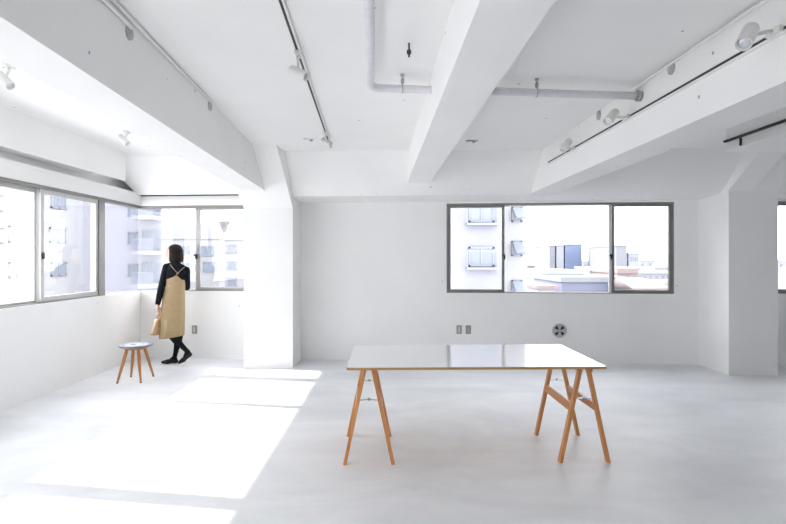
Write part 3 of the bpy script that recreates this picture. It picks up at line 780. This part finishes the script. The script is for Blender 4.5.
for s in (-1, 1):
    mb = MB(); a0, a1 = bt-ux*.028+uy*.015*s, bt+ux*.028+uy*.015*s
    mb.tube([a0-Vector((0, 0, .01)), a0.lerp(g, .5)-ux*.010, g-ux*.012+uy*.004*s, g+ux*.012+uy*.004*s, a1.lerp(g, .5)+ux*.010, a1-Vector((0, 0, .01))], .0045, 8); mb.build('handle', tanm, hb)

# ------------------------------------------------------------------ the city outside
wht = plain('white_render', (.29, .29, .30), .8, 0, .03, .6)
lilac = plain('pale_lilac_render', (.28, .28, .315), .8, 0, .03, .6)
pale = plain('pale_tile', (.26, .27, .295), .75, 0, .04, 2)
grey_b = plain('pale_grey_render', (.20, .205, .225), .8, 0, .04, 2)
blue_b = plain('blue_curtain_wall', (.12, .15, .24), .4, .1, .10, .5)
blue_r = plain('blue_grey_roof', (.14, .15, .21), .7, 0, .06, .5)
brown_r = plain('dull_brown_roof', (.15, .12, .12), .8, 0, .06, .5)
pink_b = plain('dull_pink_tile', (.23, .175, .17), .8, 0, .06, .5)
wpane = plain('far_window_glass', (.185, .205, .25), .25, 0, .1, .5)
wframe = plain('far_window_frame', (.20, .21, .24), .6)
rail_m = plain('far_railing', (.20, .215, .26), .6)
GROUND = -16.0
mb = MB(); mb.box(-500, 500, 8.5, 700, GROUND-.3, GROUND); tag(mb.build('ground', plain('city_ground', (.14, .14, .15), .9, 0, .1, .05)), 'pale city ground far below', 'ground', kind='structure')

def building(label, x0, x1, y0, y1, ztop, m, cat='building', group='buildings outside the windows', roof=None, parapet=.5, name='building', splay=0.0):
    r = thing(name, ((x0+x1)/2, (y0+y1)/2, GROUND), label, cat, group)
    mb = MB(); mb.hexa([(x0, y0, GROUND), (x1, y0, GROUND), (x1-splay, y1, GROUND), (x0-splay, y1, GROUND), (x0, y0, ztop), (x1, y0, ztop), (x1-splay, y1, ztop), (x0-splay, y1, ztop)]); mb.build('wall', m, r)
    mb = MB(); e = .12; mb.hexa([(x0-e, y0-e, ztop), (x1+e, y0-e, ztop), (x1+e-splay, y1+e, ztop), (x0-e-splay, y1+e, ztop), (x0-e, y0-e, ztop+.25), (x1+e, y0-e, ztop+.25), (x1+e-splay, y1+e, ztop+.25), (x0-e-splay, y1+e, ztop+.25)]) 
    if parapet:
        for a in ((x0-e, x1+e, y0-e, y0+.15), (x0-e, x1+e, y1-.15, y1+e), (x0-e, x0+.15, y0+.15, y1-.15), (x1-.15, x1+e, y0+.15, y1-.15)): mb.box(*a, ztop+.25, ztop+.25+parapet)
    mb.build('roof', roof or m, r)
    return r
def fwin(r, px0, px1, py0, py1, Y, cols=2, dark=False, rail=False):
    """a window on the facade at depth Y that faces the viewer"""
    a, b = at(px0, py1, Y), at(px1, py0, Y)
    x0, x1, z0, z1 = a.x, b.x, a.z, b.z; t = .06
    mb = MB()
    for q in ((x0, x0+t, z0, z1), (x1-t, x1, z0, z1), (x0, x1, z0, z0+t), (x0, x1, z1-t, z1)): mb.box(q[0], q[1], Y-.06, Y+.02, q[2], q[3])
    for k in range(1, cols): xx = x0+(x1-x0)*k/cols; mb.box(xx-t/2, xx+t/2, Y-.06, Y+.02, z0+t, z1-t)
    w = mb.build('window', wframe, r)
    mb = MB(); mb.box(x0+t, x1-t, Y-.03, Y+.01, z0+t, z1-t); mb.build('pane', wpane, w)
    if rail:
        mb = MB(); mb.box(x0-.1, x1+.1, Y-.30, Y-.26, z0+.38*(z1-z0)+.25, z0+.38*(z1-z0)+.29); mb.box(x0-.1, x1+.1, Y-.30, Y-.0, z0-.10, z0-.03)
        for xx in (x0-.08, x1+.08): mb.box(xx-.015, xx+.015, Y-.29, Y-.27, z0-.05, z0+.38*(z1-z0)+.25)
        mb.build('railing', rail_m, r)
    return w
def swin(r, px0, px1, py0, py1, X):
    """a window on a facade at x = X that faces right"""
    Y0, Y1 = X*F/(px0-CX), X*F/(px1-CX); Ym = (Y0+Y1)/2
    z0, z1 = EYE-(py1-HY)*Ym/F, EYE-(py0-HY)*Ym/F; t = .08
    mb = MB()
    for q in ((Y0, Y0+t, z0, z1), (Y1-t, Y1, z0, z1), (Y0, Y1, z0, z0+t), (Y0, Y1, z1-t, z1), ((Y0+Y1)/2-t/2, (Y0+Y1)/2+t/2, z0, z1)): mb.box(X-.02, X+.06, *q)
    w = mb.build('window', wframe, r)
    mb = MB(); mb.box(X-.01, X+.03, Y0+t, Y1-t, z0+t, z1-t); mb.build('pane', wpane, w)

# neighbour along the left side (also shades the far end of the corner window)
b = building('pale facade seen side on through the left wall windows', -19.0, -16.7, 9.6, 28, 16, wht)
for q in ((50.5, 65.5, 195, 209), (49, 65, 228, 243), (50.5, 65.5, 262, 276), (8, 24, 226, 243), (8, 24, 262, 278), (-2, 3, 195, 212), (-2, 3, 228, 244)): swin(b, *q, -16.7)
# apartment block behind the woman
Y = 30.0
b = building('pale apartment block with balconies behind the woman', at(80, 0, Y).x, at(162, 0, Y).x, Y, Y+7, 8.5, lilac, parapet=0, splay=3.6)
for q in ((128, 138, 232, 244), (128, 138, 264, 276), (128, 138, 205, 216)): fwin(b, *q, Y)
for py in (196, 230, 262.5):
    a, c = at(142.5, py, Y), at(161, py+21, Y)
    mb = MB(); mb.box(a.x, c.x, Y-.08, Y+.02, c.z, a.z); rec = mb.build('balcony_door', wpane, b)
    mb = MB()
    for k in range(5): xx = a.x+(c.x-a.x)*k/4; mb.box(xx-.04, xx+.04, Y-.12, Y-.05, c.z, a.z)
    mb.build('door_frame', wframe, rec)
    mb = MB(); mb.box(a.x-.1, c.x+.05, Y-1.1, Y, c.z-.22, c.z); mb.build('balcony_slab', lilac, b)
    mb = MB(); h = .62
    mb.box(a.x-.1, c.x+.05, Y-1.1, Y-1.05, c.z+h, c.z+h+.06)
    for k in range(20): xx = a.x-.08+(c.x-a.x+.1)*k/19; mb.box(xx-.015, xx+.015, Y-1.09, Y-1.06, c.z, c.z+h)
    mb.build('balcony_railing', rail_m, b)
# white blocks right of her
Y = 46.0
b = building('white block with roof gear seen over the shoulder of the woman', at(150, 0, Y).x, at(219, 0, Y).x, Y, Y+8, at(0, 239, Y).z, wht, parapet=.8)
for q in ((183, 189, 246, 254), (183, 189, 263, 271), (196, 214, 246, 256), (203, 214, 262, 272), (166, 176, 247, 256)): fwin(b, *q, Y)
mb = MB(); a = at(166, 238, Y); c = at(181, 226, Y)
for k in range(5): xx = a.x+(c.x-a.x)*k/4; mb.box(xx-.05, xx+.05, Y+2, Y+2.1, a.z, c.z)
for k in range(3): zz = a.z+.3+(c.z-a.z-.3)*k/2; mb.box(a.x, c.x, Y+2, Y+2.1, zz-.05, zz+.05)
mb.build('roof_rack', grey_b, b)
mb = MB(); a = at(184, 238, Y); c = at(192, 222, Y); mb.box(a.x, c.x, Y+3, Y+5, a.z, c.z); mb.build('roof_hut', lilac, b)
Y = 36.0
b = building('slim white block with a row of small dark windows below the triangle sticker', at(224.5, 0, Y).x, at(272, 0, Y).x, Y, Y+8, at(0, 240, Y).z, wht)
for py in (245, 261.5, 278): fwin(b, 227.5, 236.5, py, py+8, Y, 2)
Y = 70.0
b = building('distant stepped block behind the triangle sticker', at(196, 0, Y).x, at(262, 0, Y).x, Y, Y+10, at(0, 233, Y).z, pale)
for px in (205, 222, 246): fwin(b, px, px+7, 238, 242, Y)

# back window: tall neighbour at its left
Y = 18.0
b = building('tall white neighbour filling the left part of the back window', at(425, 0, Y).x, at(503, 0, Y).x, Y, Y+8, 7, plain('cool_grey_render', (.205, .205, .24), .8, 0, .03, .6))
for q in ((468.5, 494, 247, 266.5), (468.5, 494, 203, 222.5), (468.5, 494, 291, 310)): fwin(b, *q, Y, 2, rail=True)
Y = 20.0
b = building('narrow white stair tower with tilted open windows in the back window', at(500, 0, Y).x, at(526.5, 0, Y).x, Y, Y+5, 8, wht)
for z in (207, 241, 280):
    w = fwin(b, 511.5, 522, z, z+15, Y, 1)
    p = at(512, z+1, Y); q = at(521.5, z+14, Y)
    mb = MB(); mb.hexa([(p.x, Y-.75, q.z+.08), (q.x, Y-.75, q.z+.08), (q.x, Y-.71, q.z+.05), (p.x, Y-.71, q.z+.05), (p.x, Y-.1, p.z), (q.x, Y-.1, p.z), (q.x, Y-.06, p.z), (p.x, Y-.06, p.z)])
    mb.build('open_sash', rail_m, b)
# skyline
Y = 120.0
b = building('distant blue office block on the skyline', at(565, 0, Y).x, at(582, 0, Y).x, Y, Y+25, at(0, 245, Y).z, blue_b, parapet=0)
b = building('pale wing left of the blue office block', at(556.5, 0, Y).x, at(563.7, 0, Y).x, Y, Y+18, at(0, 246, Y).z, pale, parapet=0)
b = building('thin pale lattice sided tower on the skyline', at(549.5, 0, Y).x, at(555, 0, Y).x, Y, Y+12, at(0, 246.5, Y).z, grey_b, parapet=0)
for k in range(4): fwin(b, 550.3, 554.3, 248+k*4, 250.3+k*4, Y, 1)
Y = 105.0
b = building('pale lilac tower right of the window bar', at(616, 0, Y).x, at(627, 0, Y).x, Y, Y+15, at(0, 246.5, Y).z, grey_b, parapet=0)
b = building('lower grey block beside the pale lilac tower', at(628.6, 0, Y).x, at(639, 0, Y).x, Y, Y+15, at(0, 254, Y).z, pale, parapet=0)
for k in range(3): fwin(b, 628+k*3.6, 630.6+k*3.6, 257, 261, Y, 1)
# low roofs near the foot of the window
Y = 62.0
b = building('long pale shed with a blue roof band in the back window', at(531, 0, Y).x, at(591, 0, Y).x, Y, Y+12, at(0, 272.6, Y).z, pale, roof=blue_r, parapet=0)
b = building('white low house with small windows below the blue roof band', at(543, 0, 52).x, at(588, 0, 52).x, 52, 58, at(0, 275.5, 52).z, wht, parapet=.2)
for px in (561, 567, 572, 582): fwin(b, px, px+3.6, 277, 279.8, 52, 1)
Y = 40.0
b = building('dark blue roofed hall at the foot of the back window', at(562, 0, Y).x, at(623, 0, Y).x, Y, Y+8, at(0, 282.2, Y).z, blue_r, roof=grey_b, parapet=.15)
fwin(b, 607, 612, 286, 291, Y, 2)
b = building('low brownish annex left of the blue hall', at(538, 0, 38).x, at(556, 0, 38).x, 38, 44, at(0, 289, 38).z, pale, roof=pink_b, parapet=0)
Y = 58.0
b = building('dull pink tiled house right of the window bar', at(618, 0, Y).x, at(637, 0, Y).x, Y, Y+8, at(0, 273.5, Y).z, pink_b, parapet=.3)
for px in (622, 629): fwin(b, px, px+4, 275, 278, Y, 1)
# gabled house at the right end
Y = 36.0
r = thing('house', (at(651, 0, Y).x, Y+3, GROUND), 'white house with a slanted dull brown roof at the right end of the back window', 'building', 'buildings outside the windows')
x0, x1 = at(638, 0, Y).x, at(668, 0, Y).x; z0 = at(0, 288, Y).z; z1 = at(0, 279, Y).z
mb = MB(); mb.box(x0, x1, Y, Y+3.3, GROUND, z0); mb.build('wall', wht, r)
mb = MB(); mb.loft([[(x0-.5, Y-.3, z0), (x1+.3, Y-.3, z0), (x1-.3, Y+3, z1), (x0-.3, Y+3, z1)], [(x0-.5, Y-.3, z0-.15), (x1+.3, Y-.3, z0-.15), (x1-.3, Y+3.4, z0-.15), (x0-.3, Y+3.4, z0-.15)]]); mb.build('roof', brown_r, r)
for px in (643, 650, 657): fwin(r, px, px+4.5, 289.3, 293, Y, 1)
# white mass of houses between
k = 0
for px0, px1, py, Y, m, lb_ in ((527, 548, 266, 150, pale, 'far pale block left of the lattice tower'), (583, 600, 262, 160, pale, 'far pale block right of the blue office block'), (600, 614, 266, 140, wht, 'far white block left of the window bar'),
                               (640, 655, 261, 150, wht, 'far white block right of the lilac tower'), (655, 690, 268, 130, pale, 'far pale block at the right end of the skyline'), (520, 560, 276, 75, wht, 'white terrace in front of the blue roof band'),
                               (590, 640, 268.5, 95, wht, 'white row of houses behind the pink house'), (630, 690, 274, 70, pale, 'pale row of houses behind the brown roof'), (624, 700, 283.5, 43, wht, 'white flat roofed house behind the brown roof'), (760, 840, 262, 60, wht, 'white block seen through the window beyond the right column'), (505, 612, 287.5, 49, wht, 'wide white terrace below the long shed')):
    b = building(lb_, at(px0, 0, Y).x, at(px1, 0, Y).x, Y, Y+(2.5 if Y < 50 else 8), at(0, py, Y).z, m, parapet=0)
    W = px1-px0
    for j in range(max(2, int(W/6))): fwin(b, px0+1.5+j*W/max(2, int(W/6)), px0+4+j*W/max(2, int(W/6)), py+2.2, py+4.6, Y, 1)

# ------------------------------------------------------------------ light
sun = bpy.data.lights.new('sun', 'SUN'); sun.energy = 7.0; sun.angle = math.radians(.6); sun.color = (1, .97, .93)
so = bpy.data.objects.new('sun', sun); COL.objects.link(so)
so.rotation_euler = Vector((1.35, -.216, -1)).to_track_quat('-Z', 'Y').to_euler(); so.location = (-20, 5, 20)
wd = bpy.data.worlds.new('sky'); SC.world = wd; wd.use_nodes = True
nt = wd.node_tree; bg = nt.nodes['Background']; bg.inputs['Strength'].default_value = 4.8
tc = nt.nodes.new('ShaderNodeTexCoord'); sp = nt.nodes.new('ShaderNodeSeparateXYZ'); cr = nt.nodes.new('ShaderNodeValToRGB')
cr.color_ramp.elements[0].position = .0; cr.color_ramp.elements[0].color = (1, 1, 1, 1)
cr.color_ramp.elements[1].position = .7; cr.color_ramp.elements[1].color = (.97, .985, 1, 1)
nt.links.new(tc.outputs['Generated'], sp.inputs[0]); nt.links.new(sp.outputs['Z'], cr.inputs['Fac']); nt.links.new(cr.outputs['Color'], bg.inputs['Color'])

# ------------------------------------------------------------------ camera and colour
cam = bpy.data.cameras.new('camera'); co = bpy.data.objects.new('camera', cam); COL.objects.link(co)
cam.sensor_fit = 'HORIZONTAL'; cam.sensor_width = 36; cam.lens = 36*F/786; cam.shift_y = -(262-HY)/786
cam.clip_start = .05; cam.clip_end = 2000
co.location = (0, 0, EYE); co.rotation_euler = (PI/2, 0, 0)
SC.camera = co
SC.view_settings.view_transform = 'Standard'; SC.view_settings.look = 'None'; SC.view_settings.gamma = 1
SC.view_settings.use_curve_mapping = False; SC.view_settings.exposure = 0.34
cy = SC.cycles
cy.use_denoising = True; cy.max_bounces = 14; cy.diffuse_bounces = 10; cy.glossy_bounces = 4; cy.transparent_max_bounces = 12
cy.sample_clamp_indirect = 10; cy.caustics_reflective = False; cy.caustics_refractive = False
